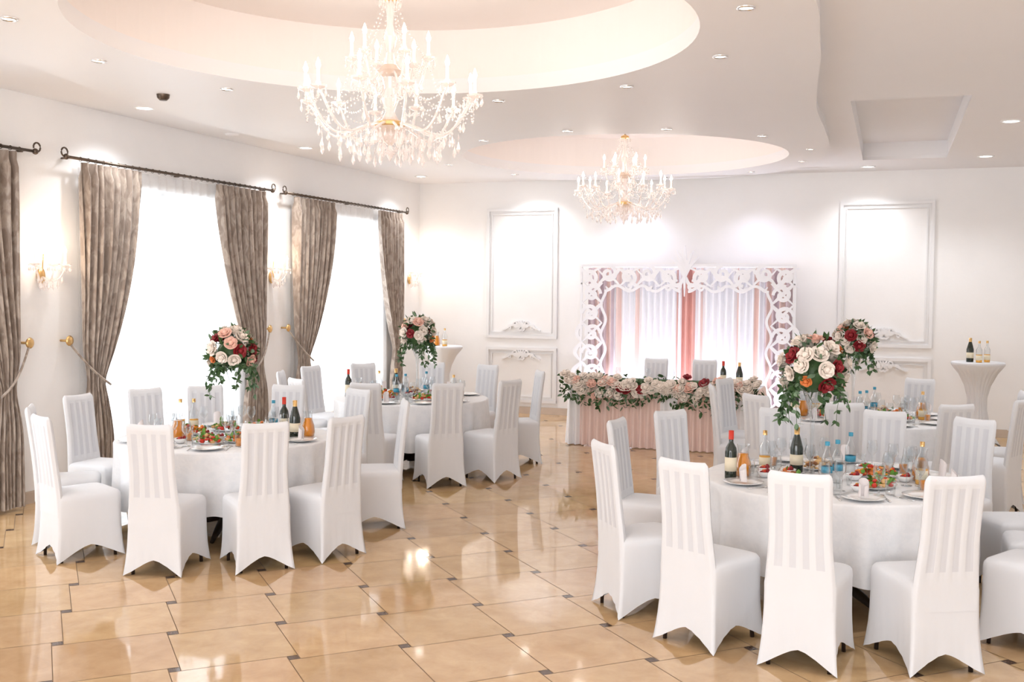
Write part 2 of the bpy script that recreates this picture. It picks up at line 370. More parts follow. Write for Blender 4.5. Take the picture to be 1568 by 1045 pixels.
# ------------------------------------------------------------------ chandelier
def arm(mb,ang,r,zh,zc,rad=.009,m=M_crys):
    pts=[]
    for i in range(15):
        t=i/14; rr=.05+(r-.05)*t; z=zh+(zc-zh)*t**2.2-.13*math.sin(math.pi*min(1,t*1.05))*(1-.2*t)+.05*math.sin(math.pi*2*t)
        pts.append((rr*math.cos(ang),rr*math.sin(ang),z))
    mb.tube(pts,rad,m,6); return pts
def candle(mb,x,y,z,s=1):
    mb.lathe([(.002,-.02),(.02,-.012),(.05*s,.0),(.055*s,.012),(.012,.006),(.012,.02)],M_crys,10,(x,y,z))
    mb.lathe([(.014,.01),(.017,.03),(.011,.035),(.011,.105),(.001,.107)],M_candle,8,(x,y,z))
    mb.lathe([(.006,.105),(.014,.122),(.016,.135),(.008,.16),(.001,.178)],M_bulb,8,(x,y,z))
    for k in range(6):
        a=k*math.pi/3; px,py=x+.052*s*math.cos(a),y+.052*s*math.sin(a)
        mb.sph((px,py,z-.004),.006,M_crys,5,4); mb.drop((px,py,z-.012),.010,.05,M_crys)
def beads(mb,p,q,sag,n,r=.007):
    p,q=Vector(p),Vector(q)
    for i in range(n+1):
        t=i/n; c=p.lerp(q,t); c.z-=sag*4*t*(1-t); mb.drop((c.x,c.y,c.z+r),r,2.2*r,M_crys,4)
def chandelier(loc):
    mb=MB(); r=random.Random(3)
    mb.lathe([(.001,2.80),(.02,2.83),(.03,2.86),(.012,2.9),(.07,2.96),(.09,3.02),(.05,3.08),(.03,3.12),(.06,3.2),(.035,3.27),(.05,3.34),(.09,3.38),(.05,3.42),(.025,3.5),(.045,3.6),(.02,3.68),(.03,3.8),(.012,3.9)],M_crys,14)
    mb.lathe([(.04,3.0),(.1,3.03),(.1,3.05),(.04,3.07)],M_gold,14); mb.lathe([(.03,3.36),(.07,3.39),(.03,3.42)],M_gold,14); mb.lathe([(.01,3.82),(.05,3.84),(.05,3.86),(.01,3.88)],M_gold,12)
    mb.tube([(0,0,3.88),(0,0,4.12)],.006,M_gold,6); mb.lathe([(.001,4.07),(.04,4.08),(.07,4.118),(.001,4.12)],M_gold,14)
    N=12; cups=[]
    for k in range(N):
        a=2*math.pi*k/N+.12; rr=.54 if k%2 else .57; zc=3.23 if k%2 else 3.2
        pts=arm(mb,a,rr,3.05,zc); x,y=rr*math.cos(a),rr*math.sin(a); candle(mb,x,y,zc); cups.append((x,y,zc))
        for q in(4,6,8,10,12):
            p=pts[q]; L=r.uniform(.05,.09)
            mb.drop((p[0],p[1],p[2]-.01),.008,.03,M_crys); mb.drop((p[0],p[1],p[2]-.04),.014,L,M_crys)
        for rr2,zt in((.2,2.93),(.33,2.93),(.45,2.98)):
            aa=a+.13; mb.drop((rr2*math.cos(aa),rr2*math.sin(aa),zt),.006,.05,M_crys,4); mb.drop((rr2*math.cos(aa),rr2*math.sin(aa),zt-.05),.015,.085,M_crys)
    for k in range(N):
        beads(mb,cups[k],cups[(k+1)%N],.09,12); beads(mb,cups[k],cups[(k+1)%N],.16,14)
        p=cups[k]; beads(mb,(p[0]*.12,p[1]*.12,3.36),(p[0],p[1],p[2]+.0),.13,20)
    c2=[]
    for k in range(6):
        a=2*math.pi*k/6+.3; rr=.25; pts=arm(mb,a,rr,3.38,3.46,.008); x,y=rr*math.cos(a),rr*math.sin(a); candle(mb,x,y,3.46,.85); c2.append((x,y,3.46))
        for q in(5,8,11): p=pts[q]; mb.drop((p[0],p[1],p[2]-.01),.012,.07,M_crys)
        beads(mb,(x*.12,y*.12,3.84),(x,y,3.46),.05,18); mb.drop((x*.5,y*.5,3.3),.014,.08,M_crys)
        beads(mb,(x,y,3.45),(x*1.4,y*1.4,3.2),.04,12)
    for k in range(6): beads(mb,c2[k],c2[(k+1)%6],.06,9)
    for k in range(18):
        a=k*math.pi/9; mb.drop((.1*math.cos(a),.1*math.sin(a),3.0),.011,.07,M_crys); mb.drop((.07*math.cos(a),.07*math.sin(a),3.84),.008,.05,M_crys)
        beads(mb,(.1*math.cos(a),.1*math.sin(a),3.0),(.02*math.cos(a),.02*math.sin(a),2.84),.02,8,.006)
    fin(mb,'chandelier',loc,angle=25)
chandelier((C1[0]-.01,C1[1]+.02,0)); chandelier((C2[0]+.02,C2[1],0))
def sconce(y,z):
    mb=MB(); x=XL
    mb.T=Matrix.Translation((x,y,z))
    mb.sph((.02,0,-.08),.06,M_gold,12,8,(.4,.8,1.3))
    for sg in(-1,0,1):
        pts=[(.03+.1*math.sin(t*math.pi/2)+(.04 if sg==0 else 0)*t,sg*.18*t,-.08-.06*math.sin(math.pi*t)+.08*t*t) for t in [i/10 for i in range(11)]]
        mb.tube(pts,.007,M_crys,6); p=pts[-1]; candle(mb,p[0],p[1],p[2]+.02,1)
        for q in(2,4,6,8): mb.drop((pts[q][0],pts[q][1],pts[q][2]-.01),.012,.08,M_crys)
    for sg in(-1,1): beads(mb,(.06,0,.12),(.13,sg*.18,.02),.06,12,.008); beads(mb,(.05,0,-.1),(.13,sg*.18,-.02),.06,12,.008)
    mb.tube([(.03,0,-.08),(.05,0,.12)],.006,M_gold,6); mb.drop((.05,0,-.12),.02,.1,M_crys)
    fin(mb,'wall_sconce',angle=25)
    l=bpy.data.lights.new('sconce_light','POINT'); l.energy=7; l.color=(1,.78,.58); l.shadow_soft_size=.08
    o=bpy.data.objects.new('sconce_light',l); o.location=(XL+.28,y,z+.18); COL.objects.link(o)
for y,z in((7.5,2.14),(11.27,2.18),(15.25,2.2)): sconce(y,z)
def dlmesh(r):
    mb=MB(); mb.lathe([(r,0),(r*1.0,-.008),(r*.78,-.010),(r*.74,.0)],M_silver if r<.06 else M_white,20)
    mb.lathe([(r*.74,-.002),(.0005,-.002)],M_led,20); return mb.mesh('recessed_downlight')
dA,dB=dlmesh(.055),dlmesh(.1)
def spot(x,y,z,e,ang=110,col=(1,.95,.9)):
    l=bpy.data.lights.new('downlight_lamp','SPOT'); l.energy=e; l.spot_size=math.radians(ang); l.spot_blend=.9; l.color=col; l.shadow_soft_size=.05
    o=bpy.data.objects.new('downlight_lamp',l); o.location=(x,y,z-.03); COL.objects.link(o)
for x,y in[(-5.10,5.03),(-5.42,6.17),(-5.17,7.36),(-3.22,8.52),(-2.02,8.23),(-1.15,7.38),(-.82,6.17),(-1.1,5.0),(-2.1,4.05),(-4.1,4.1),(-4.23,10.74),(-3.15,10.34),(-2.16,10.5),(-1.3,11.26),(-.9,12.46),(-1.08,13.59),(-1.83,14.57),(-5.04,14.01),(-5.48,12.68),(-3.1,14.95),(-4.2,14.7)]:
    obj('recessed_downlight',dA,(x,y,3.6))
for x,y in[(-6.75,5.3),(-6.75,8.29),(-6.75,11.22),(-6.76,14.57),(-5.23,15.18),(-.33,15.08),(1.07,14.33),(1.08,11.49),(1.08,8.6),(1.08,5.6),(2.4,11.5)]:
    obj('recessed_downlight',dB,(x,y,3.68)); spot(x,y,3.66,62,130,(.95,.97,1))
spot(-3.6,15.1,3.6,45,120,(.78,.8,1)); spot(-1.83,15.0,3.6,45,120,(.78,.8,1))
mb=MB(); mb.lathe([(.001,-.05),(.03,-.05),(.05,-.03),(.055,0)],M_rod,16)
sm=mb.mesh('smoke_detector'); obj('smoke_detector',sm,(-5.84,7.41,3.6))
mb=MB(); mb.lathe([(.001,-.02),(.07,-.02),(.08,0)],M_ceil,16); obj('ceiling_speaker',mb.mesh('ceiling_speaker'),(-6.95,9.99,3.68))
# ------------------------------------------------------------------ chair
def chair_mesh():
    mb=MB(); NU=80
    def outline(t):
        s=(t*4)%4; k=int(s); q=(s-k)*2-1
        return k,q
    hxf,hxb,yb,yf=.212,.188,-.242,.215
    corners=[(hxb,yb),(hxf,yf),(-hxf,yf),(-hxb,yb)]
    def pt(t,sc=1,pinch=0):
        k,q=outline(t)
        a=Vector(corners[k]);b=Vector(corners[(k+1)%4])
        p=a.lerp(b,(q+1)/2)
        n=Vector((p.x,p.y)); 
        back=(k==3) or (k==0 and q<0) or (k==2 and q>0)
        f=1-(.035 if back else .09)*abs(q)**10
        n*=f*sc
        nb=(b-a).normalized(); nn=Vector((nb.y,-nb.x))
        n-=nn*(pinch*(1-q*q)*(0.2 if k==3 else 1))
        return n,abs(q)
    rows=[];Ls=[0,.04,.1,.2,.35,.5,.7,.9,1]
    for L in Ls:
        row=[]
        for i in range(NU):
            t=i/NU; fl=(1-L)**2.5
            p,q=pt(t,1,.022*(1-L)**.7)
            k,_=outline(t)
            hem=.002+.105*max(0,1-q**1.4)**1.1
            z=hem+(.435-hem)*L
            p=p*(1+fl*q**5*.14+.012*math.sin(q*22)*fl)
            row.append((p.x,p.y,z))
        rows.append(row)
    for sc,z in((.985,.462),(.93,.48),(.8,.49),(.5,.496),(.2,.498),(.01,.498)):
        rows.append([(lambda p:(p.x,p.y,z))(pt(i/NU,sc)[0]) for i in range(NU)])
    mb.grid(rows,M_cover,closev=True,flip=True)
    NX=40; zs=[.33,.38,.42,.46,.5,.54,.57,.6,.7,.8,.9,.95,.98,1.0,1.015,1.03,1.042,1.05]
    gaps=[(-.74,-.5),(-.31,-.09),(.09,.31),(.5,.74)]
    def cy(z): 
        t=max(0,(z-.40)/.65); return -.220-.07*t**1.3
    def hw(z):
        t=min(1,max(0,(z-.38)/.35)); t=t*t*(3-2*t)
        return .1845-.0225*t+.004*max(0,(z-.8)/.25)
    for side in(-1,1):
        rows=[]
        for z in zs:
            h=hw(z); tz=max(0,(z-1.0)/.05); th=.022*math.sqrt(max(0,1-tz*tz))+.0005; row=[]
            h2=h-.018*tz**3
            for i in range(NX+1):
                u=-1+2*i/NX; e=max(0,(abs(u)-.9)/.1); tt=th*math.sqrt(max(0,1-e*e))
                g=0
                if .53<z<.999:
                    for a,b in gaps:
                        if a<u<b: g=.004
                row.append((u*h2,cy(z)+side*(tt-g),z-(.008*(1-u*u) if z>1 else 0)))
            rows.append(row)
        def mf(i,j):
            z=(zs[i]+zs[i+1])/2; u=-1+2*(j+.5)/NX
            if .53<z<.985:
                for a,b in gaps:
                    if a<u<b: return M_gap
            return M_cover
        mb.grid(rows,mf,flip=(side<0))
    mb.box((0,-.01,.41),(.34,.38,.02),M_legs)
    for sx in(-1,1):
        for x,y in((.158,-.215),(.168,.17)):
            mb.tube([(sx*x*.96,y*.96,.41),(sx*x,y,.0)],[.016,.012],M_legs,6)
    return mb.mesh('dining_chair')
CH=chair_mesh()
def chair(cx,cy,x,y,rmin=1.46,rmax=1.62):
    d=Vector((x-cx,y-cy)); r=min(rmax,max(rmin,d.length)); d.normalize()
    off=r-.29
    a=math.atan2(-d.y,-d.x)-math.pi/2+R.uniform(-.07,.07)
    obj('dining_chair',CH,(cx+d.x*off,cy+d.y*off,0),a)
T1=(-5.05,7.15);T2=(-5.0,10.55);T3=(-.3,7.08);T4=(-.2,10.7)
for x,y in[(-4.68,5.83),(-4.14,6.26),(-3.67,6.68),(-3.78,7.85),(-5.61,5.95),(-6.16,6.36),(-6.5,7.09),(-6.27,7.75),(-6.02,8.24),(-5.38,8.62),(-4.6,8.55)]: chair(*T1,x,y)
for x,y in[(-4.82,9.19),(-4.18,9.55),(-3.65,10.05),(-3.75,11.35),(-4.65,11.95),(-5.4,12.0),(-6.10,11.50),(-6.46,10.83),(-6.35,10.05),(-5.65,9.3)]: chair(*T2,x,y)
for x,y in[(-1.06,5.67),(-.40,5.50),(.32,5.71),(-1.67,6.15),(-1.84,7.34),(-1.59,8.02),(-.82,8.55),(-.02,8.70),(.62,8.4),(1.05,6.3),(1.2,7.0),(1.1,7.75)]: chair(*T3,x,y)
for x,y in[(-1.12,9.56),(-.36,9.2),(.54,9.42),(1.1,10.1),(1.2,10.95),(.31,12.1),(-1.65,11.2),(-1.65,10.4),(-.95,11.95)]: chair(*T4,x,y,1.44,1.55)
for x in(-3.0,-2.32): obj('dining_chair',CH,(x,13.82,0),math.pi+R.uniform(-.05,.05))
# ------------------------------------------------------------------ round table
def table_mesh():
    mb=MB(); RT=.86; NU=240; rr=random.Random(5); ph=[rr.uniform(0,6) for _ in range(4)]
    rows=[[(r*math.cos(2*math.pi*i/NU),r*math.sin(2*math.pi*i/NU),.758) for i in range(NU)] for r in(.002,.3,.6,.84)]
    for z in(.756,.745,.7,.62,.5,.38,.27):
        d=(.76-z)/.5; row=[]
        for i in range(NU):
            a=2*math.pi*i/NU
            w=math.sin(a*17+ph[0])+.6*math.sin(a*29+ph[1])+.3*math.sin(a*7+ph[2])
            r=RT-.004+min(1,d*1.3)*(.006+.024*w)-.02*d+(-.006 if z>.755 else 0)
            row.append((r*math.cos(a),r*math.sin(a),z+(.012*math.sin(a*3+ph[3]) if z<.3 else 0)))
        rows.append(row)
    mb.grid(rows,M_cloth,closev=True)
    mb.tube([(0,0,.74),(0,0,.05)],.05,M_legs,12)
    for k in range(4):
        a=k*math.pi/2+.4; mb.tube([(0,0,.12),(.3*math.cos(a),.3*math.sin(a),.06),(.5*math.cos(a),.5*math.sin(a),.015)],[.04,.03,.015],M_legs,8)
    return mb.mesh('round_banquet_table')
TM=table_mesh()
for k,t in enumerate((T1,T2,T3,T4)): obj('round_banquet_table',TM,(t[0],t[1],0),k*.9)
# ------------------------------------------------------------------ flowers
def basis(d):
    d=Vector(d).normalized(); u=d.orthogonal().normalized(); w=d.cross(u); return Matrix((u,w,d)).transposed().to_4x4()
def rose(mb,c,d,r,m,rr):
    old=mb.T; mb.T=old@Matrix.Translation(c)@basis(d)@Matrix.Rotation(rr.uniform(0,6),4,'Z')
    mb.sph((0,0,r*.25),r*.42,m,8,5,(1,1,1.1))
    for layer,(n,r0,r1,zt,zb,w) in enumerate(((3,.25,.5,.72,-.1,.75),(5,.35,.78,.6,-.2,.62),(6,.4,1.05,.3,-.3,.62))):
        for k in range(n):
            a=2*math.pi*k/n+layer*.5; rows=[]
            for i in range(4):
                t=i/3; row=[]
                for j in range(5):
                    s=(j/4-.5)*2; aa=a+s*w*(.55+.45*math.sin(t*math.pi*.75))
                    rad=r*(r0+(r1-r0)*t**1.6-.08*s*s*t)
                    z=r*(zb+(zt-zb)*math.sin(t*math.pi*.55)-.14*s*s*t)
                    row.append((rad*math.cos(aa),rad*math.sin(aa),z))
                rows.append(row)
            mb.grid(rows,m)
    mb.T=old
def leaf(mb,c,d,L,w,m,rr):
    old=mb.T; mb.T=old@Matrix.Translation(c)@basis(d)@Matrix.Rotation(rr.uniform(0,6),4,'Z')
    rows=[]
    for t,ww in((0,.06),(.3,.9),(.65,.85),(1,.03)):
        z=L*t; b=L*.22*t*t
        rows.append([(-w*ww/2,b+.12*w*ww,z),(0,b,z),(w*ww/2,b+.12*w*ww,z)])
    mb.grid(rows,m); mb.T=old
def rdir(rr,zmin=-1):
    while True:
        v=Vector((rr.gauss(0,1),rr.gauss(0,1),rr.gauss(0,1)))
        if v.length>.1:
            v.normalize()
            if v.z>=zmin: return v
def centerpiece(x,y,seed,zc=.70,rad=.17):
    mb=MB(); rr=random.Random(seed)
    mb.lathe([(.001,.004),(.09,.004),(.09,.012),(.02,.03),(.012,.08),(.012,.3),(.02,.44),(.06,.55),(.075,.6)],M_glass,20)
    mb.lathe([(.001,.0),(.088,.0),(.088,.004),(.001,.004)],M_glass,20)
    mb.sph((0,0,zc-.03),rad*.72,M_leaf,12,8)
    dirs=[]
    for i in range(30):
        best=None
        for _ in range(14):
            d=rdir(rr,-.55); s=min([ (d-e).length for e in dirs] or [9])
            if best is None or s>best[0]: best=(s,d)
        dirs.append(best[1])
    pal=[M_cream,M_burg,M_cream,M_peach,M_cream,M_burg,M_cream,M_cream,M_orng,M_cream]
    for i,d in enumerate(dirs):
        m=pal[(i*7+seed)%10] if rr.random()<.75 else M_cream
        rose(mb,Vector((0,0,zc))+Vector((d.x,d.y,d.z*.95))*rad*rr.uniform(.9,1.12),d,rr.uniform(.047,.064)*(.7 if m is M_orng else 1),m,rr)
    for i in range(160):
        d=rdir(rr,-.9); leaf(mb,Vector((0,0,zc))+d*rad*rr.uniform(.8,1.05),(d+rdir(rr)*.7),rr.uniform(.05,.085),rr.uniform(.025,.038),rr.choice([M_leaf,M_leaf,M_leaf2]),rr)
    for i in range(13):
        a=rr.uniform(0,6.28); L=rr.uniform(.1,.26); r0=rad*.8; p0=Vector((r0*math.cos(a),r0*math.sin(a),zc-.08)); pts=[p0+Vector((.06*t*math.cos(a)+.02*math.sin(5*t+i),.06*t*math.sin(a),-L*t*t-.03*t)) for t in [q/6 for q in range(7)]]
        mb.tube(pts,.002,M_leaf,4)
        for p in pts:
            for _ in range(4): leaf(mb,p,rdir(rr)*.8+Vector((0,0,-.6)),rr.uniform(.035,.06),.026,rr.choice([M_leaf,M_leaf,M_leaf2]),rr)
    fin(mb,'flower_centerpiece',(x,y,.76))
CP=[(-5.02,7.2),(-4.93,10.55),(-.46,7.05),(-.32,10.6)]
for (x,y),sd,zc,rd in zip(CP,(11,12,13,14),(.7,.72,.72,.74),(.17,.17,.185,.17)): centerpiece(x,y,sd,zc,rd)
# ------------------------------------------------------------------ head table
def head():
    x0,x1,y0,y1,z=-3.83,-1.47,12.75,13.5,.78
    mb=MB()
    mb.box(((x0+x1)/2,(y0+y1)/2,z-.012),(x1-x0,y1-y0,.024),M_cloth)
    per=[];
    def seg(a,b,n):
        for i in range(n): per.append((a[0]+(b[0]-a[0])*i/n,a[1]+(b[1]-a[1])*i/n))
    seg((x0,y1),(x0,y0),120);seg((x0,y0),(x1,y0),380);seg((x1,y0),(x1,y1),120)
    rows=[]
    for zz,f in((z,0),(z-.03,.4),(.5,.8),(.25,1.1),(.01,1.5)):
        row=[]
        for i,(x,y) in enumerate(per):
            w=.022*math.sin(i*.42+.6*math.sin(i*.05))*f+.012*f
            nx,ny=(-1,0) if i<120 else ((0,-1) if i<500 else (1,0))
            row.append((x+nx*(w+.01*f),y+ny*(w+.01*f),zz))
        rows.append(row)
    def mf(i,j): return M_pink if (math.sin(j*.035)+.6*math.sin(j*.09))>-.75 else M_wdr
    mb.grid(rows,mf)
    for sx in(x0+.15,x1-.15):
        for sy in(y0+.12,y1-.12): mb.tube([(sx,sy,z-.02),(sx,sy,0)],.02,M_legs,8)
    fin(mb,'head_table',smooth=True)
    mb=MB(); rr=random.Random(31)
    xm=(x0+x1)/2
    for i in range(92):
        u=-1+2*(i+rr.random())/92; x=xm+u*1.2; dip=.03+.12*abs(math.sin((u+1)*math.pi*1.0))**.7
        k=rr.random(); d=Vector((rr.uniform(-.3,.3),-.4-.6*k,1-.8*k)).normalized()
        c=Vector((x,y0-.08-.08*math.sin(k*2.6),z+.13-(dip+.12)*k+rr.uniform(-.01,.02)))
        m=rr.choice([M_cream,M_cream,M_cream,M_peach,M_cream,M_burg,M_cream])
        rose(mb,c,d,rr.uniform(.055,.072),m,rr)
    for i in range(800):
        u=rr.uniform(-1,1); x=xm+u*1.25; dip=.12+.17*abs(math.sin((u+1)*math.pi))**.7; k=rr.random()
        c=Vector((x,y0-.04-.1*math.sin(k*2.5),z+.14-(dip+.13)*k)); leaf(mb,c,Vector((rr.uniform(-.8,.8),-.6,rr.uniform(-1,.5))),rr.uniform(.05,.1),rr.uniform(.025,.045),rr.choice([M_leaf,M_leaf,M_leaf2]),rr)
    mb.tube([(xm-1.15,y0+.03,z+.05),(xm,y0+.03,z+.05),(xm+1.15,y0+.03,z+.05)],.045,M_leaf,8)
    fin(mb,'flower_garland')
head()
# ------------------------------------------------------------------ backdrop
def backdrop():
    x0,x1,y,zt=-4.28,-1.22,14.8,2.34; xm=(x0+x1)/2
    root=bpy.data.objects.new('wedding_backdrop',None); COL.objects.link(root); root.location=(xm,y,0)
    inv=Vector((-xm,-y,0))
    mb=MB(); N=520; rows=[]
    for zz in(2.3,1.6,.8,.02):
        rows.append([(x0+.06+(x1-x0-.12)*i/N,y+.2+.035*math.sin(i*.38+.5*math.sin(i*.03)),zz) for i in range(N+1)])
    def mf(i,j):
        u=abs(j/N-.5)*2
        if u<.035: return M_rose
        if u<.1: return M_rose if math.sin(j*.28)>0 else M_wdr
        if u<.15: return M_pink if math.sin(j*.3)>.3 else M_wdr
        if .48<u<.53 or .62<u<.74: return M_pink if math.sin(j*.25)>.1 else M_wdr
        if u>.74: return M_mauve if math.sin(j*.2)>-.3 else M_pink
        return M_wdr
    mb.grid(rows,mf); o=fin(mb,'drapes',tuple(inv)); o.parent=root
    mb=MB(); 
    for sx in(x0+.08,x1-.08):
        mb.tube([(sx,y+.27,0),(sx,y+.27,2.3)],.02,M_white,8); mb.box((sx,y+.2,.01),(.3,.4,.02),M_white)
    mb.tube([(x0+.08,y+.27,2.3),(x1-.08,y+.27,2.3)],.02,M_white,8); o=fin(mb,'stand',tuple(inv)); o.parent=root
    mb=MB(); m=M_fret; hw=(x1-x0)/2
    def both(pts,w):
        for sg in(-1,1): mb.ribbon([(sg*x,z) for x,z in pts],w,m,.02)
    tp=lambda a,b,n=26:[a+(b-a)*math.sin(math.pi*(.15+.85*i/n)) for i in range(n+1)]
    def sc(cx,cz,r,a0,turns,sg,wmax=.06):
        pts=scrollpts(cx,cz,r,a0,turns,sg,26,.22); both(pts,tp(.026,wmax)); 
        e=pts[-1]; both([(e[0]-.022,e[1]),(e[0],e[1]),(e[0]+.022,e[1])],[.02,.044,.02])
    both([(0,zt-.01),(hw,zt-.01)],.035)
    both([(hw-.012,zt),(hw-.012,.0)],.03)
    for k in range(5):
        cx=.24+k*.29; up=k%2
        sc(cx,zt-.13 if up else zt-.18,.12,(math.pi*.5 if up else -math.pi*.5),1.25,1 if up else -1)
        both([(cx-.17+.34*t,zt-.05-.26*(t if up else 1-t)-.03*math.sin(t*6.28)) for t in [i/14 for i in range(15)]],tp(.02,.06,14))
        both([(cx-.17+.34*t,zt-.05-.26*(1-t if up else t)+.03*math.sin(t*6.28)) for t in [i/14 for i in range(15)]],tp(.012,.035,14))
        both([(cx-.06+.1*t,zt-.30-.06*math.sin(t*3)) for t in [i/8 for i in range(9)]],tp(.012,.04,8))
    both([(.05+1.12*t,zt-.34-.04*math.cos(t*math.pi*6)) for t in [i/60 for i in range(61)]],.04)
    for k in range(7):
        z=zt-.42-k*.29; up=k%2; cx=hw-.18+(.03 if up else -.0)
        sc(cx,z,.125,(0 if up else math.pi),1.25,1 if up else -1)
        both([(hw-.33+.31*(t if up else 1-t),z+.16-.3*t) for t in [i/14 for i in range(15)]],tp(.02,.055,14))
        both([(hw-.33+.31*(1-t if up else t),z+.16-.3*t) for t in [i/14 for i in range(15)]],tp(.012,.035,14))
        g=.02+.025*k
        if k>1: both([(hw-.02+g*math.sin(t*math.pi),z+.14-.26*t) for t in [i/12 for i in range(13)]],tp(.025,.06,12))
    both([(hw-.35-.035*math.cos(t*math.pi*9),zt-.36-1.95*t) for t in [i/80 for i in range(81)]],.036)
    for k in range(5):
        a=math.pi/2+(k-2)*.26; L=.3+.05*(2-abs(k-2)) ; pts=[(math.cos(a)*L*t*t*1.3,zt-.22+math.sin(a)*L*1.25*t) for t in [i/8 for i in range(9)]]
        mb.ribbon(pts,[.03,.04,.05,.055,.055,.05,.04,.03,.012],m,.03+.002*k)
    both([(.0+.16*t,zt-.14-.16*math.sin(t*2.6)) for t in [i/10 for i in range(11)]],tp(.02,.05,10)); sc(.1,zt-.3,.08,math.pi*.5,1.2,-1,.04)
    mb.ribbon([(.0,zt-.1),(.0,zt-.45)],[.05,.01],m,.034)
    o=fin(mb,'fretwork_frame',(0,0,0),smooth=False); o.parent=root
    for dx in(-1.2,-.6,0,.6,1.2):
        l=bpy.data.lights.new('backdrop_uplight','SPOT'); l.energy=38; l.color=(.84,.84,1); l.spot_size=1.9; l.spot_blend=1; l.shadow_soft_size=.05
        o=bpy.data.objects.new('backdrop_uplight',l); COL.objects.link(o); o.location=(xm+dx,14.5,.1); o.rotation_euler=(math.radians(180-22),0,0)
backdrop()
# ------------------------------------------------------------------ cocktail tables
def cocktail(x,y,fan):
    mb=MB(); NU=96; rows=[]
    prof=[(.001,1.1),(.2,1.1),(.31,1.1),(.32,1.09),(.315,1.06),(.22,.95),(.15,.8),(.115,.65),(.11,.5),(.14,.32),(.2,.15),(.27,.0)]
    for r,z in prof:
        row=[]
        for i in range(NU):
            a=2*math.pi*i/NU; q=abs(math.sin(a*2)); 
            g=1+(.12*(math.cos(4*a))*(1-z/1.1)) if z<.6 else 1
            zz=z+(.09*q if z==0 else (.03*q if z==.15 else 0))+.004
            f=1+(.05*math.sin(a*24) if fan and .25<z<1.05 else .012*math.sin(a*16) if z<1.05 else 0)
            row.append((r*g*f*math.cos(a),r*g*f*math.sin(a),zz))
        rows.append(row)
    mb.grid(rows,M_cover,closev=True)
    fin(mb,'cocktail_table',(x,y,0),.3)
cocktail(-6.42,14.62,False);cocktail(1.06,14.41,True)
# ------------------------------------------------------------------ tableware
def L(name,parts,seg=16):
    mb=MB()
    for prof,m in parts: mb.lathe(prof,m,seg)
    return mb.mesh(name)
m_plate=L('dinner_plate',[([(.001,.004),(.07,.004),(.085,.01),(.125,.018),(.127,.021),(.085,.013),(.07,.007),(.001,.007)],M_porc)],24)
m_wine=L('wine_glass',[([(.001,.002),(.034,.002),(.033,.004),(.005,.01),(.004,.085),(.02,.1),(.035,.125),(.036,.15),(.029,.19)],M_glass)])
m_tumb=L('tumbler',[([(.001,.003),(.028,.003),(.033,.09)],M_glass)])
m_shot=L('shot_glass',[([(.001,.003),(.015,.003),(.02,.055)],M_glass)],10)
m_wb=L('wine_bottle',[([(.001,0),(.037,.0),(.038,.01),(.038,.17),(.034,.2),(.015,.235),(.014,.29),(.016,.292),(.016,.31),(.001,.311)],M_bottle),([(.0385,.05),(.0387,.05),(.0387,.14),(.0385,.14)],M_label),([(.0165,.255),(.0168,.312),(.001,.313)],M_red)])
m_wb2=L('champagne_bottle',[([(.001,0),(.042,.0),(.043,.01),(.043,.16),(.03,.21),(.016,.26),(.016,.3),(.001,.301)],M_bottle),([(.0435,.05),(.0437,.05),(.0437,.12),(.0435,.12)],M_label),([(.017,.23),(.019,.302),(.001,.303)],M_gold)])
m_car=L('juice_carafe',[([(.001,.004),(.048,.004),(.055,.03),(.05,.09),(.035,.13),(.034,.15),(.001,.15)],M_juice),([(.05,.0),(.057,.03),(.052,.09),(.036,.135),(.034,.18),(.042,.21)],M_glass)])
m_spir=L('spirit_bottle',[([(.001,.0),(.036,.0),(.037,.01),(.037,.1),(.001,.1)],M_amber),([(.038,.1),(.037,.16),(.014,.2),(.013,.25)],M_glass),([(.015,.24),(.015,.27),(.001,.271)],M_gold),([(.0375,.03),(.0377,.03),(.0377,.09),(.0375,.09)],M_label)])
m_wat=L('water_bottle',[([(.001,0),(.034,.0),(.035,.17),(.013,.22),(.013,.26)],M_glass),([(.0355,.08),(.0357,.08),(.0357,.12),(.0355,.12)],M_blue),([(.015,.25),(.015,.275),(.001,.276)],M_blue)])
m_jg=L('juice_glass',[([(.001,.003),(.024,.003),(.028,.06),(.001,.06)],M_juice),([(.001,.0),(.027,.0),(.032,.1)],M_glass)],12)
def bowl():
    mb=MB(); mb.lathe([(.001,.003),(.03,.003),(.055,.04),(.052,.04),(.03,.01)],M_porc,16); rr=random.Random(9)
    for i in range(14): a=rr.uniform(0,6.28);q=rr.uniform(0,.035); mb.sph((q*math.cos(a),q*math.sin(a),.03+.015*rr.random()),.013,rr.choice([M_red,M_green,M_juice,M_burg]),6,4)
    return mb.mesh('sauce_bowl')
m_bowl=bowl()
def napkin():
    mb=MB(); mb.grid([[(.02*math.cos(a)+.008*t,.03*math.sin(a),.012+t*.09*(1-.25*math.cos(a))) for a in [k*.7 for k in range(9)]] for t in [i/4 for i in range(5)]],M_napk); return mb.mesh('folded_napkin')
m_nap=napkin()
def cutlery():
    mb=MB()
    mb.box((.14,0,.003),(.008,.12,.003),M_silver); mb.sph((.14,.08,.004),.012,M_silver,8,4,(.9,1.8,.3)); mb.box((-.14,0,.003),(.008,.12,.003),M_silver)
    for k in(-1,0,1): mb.box((-.14+k*.006,.08,.003),(.003,.05,.003),M_silver)
    return mb.mesh('cutlery_set')
m_cut=cutlery()
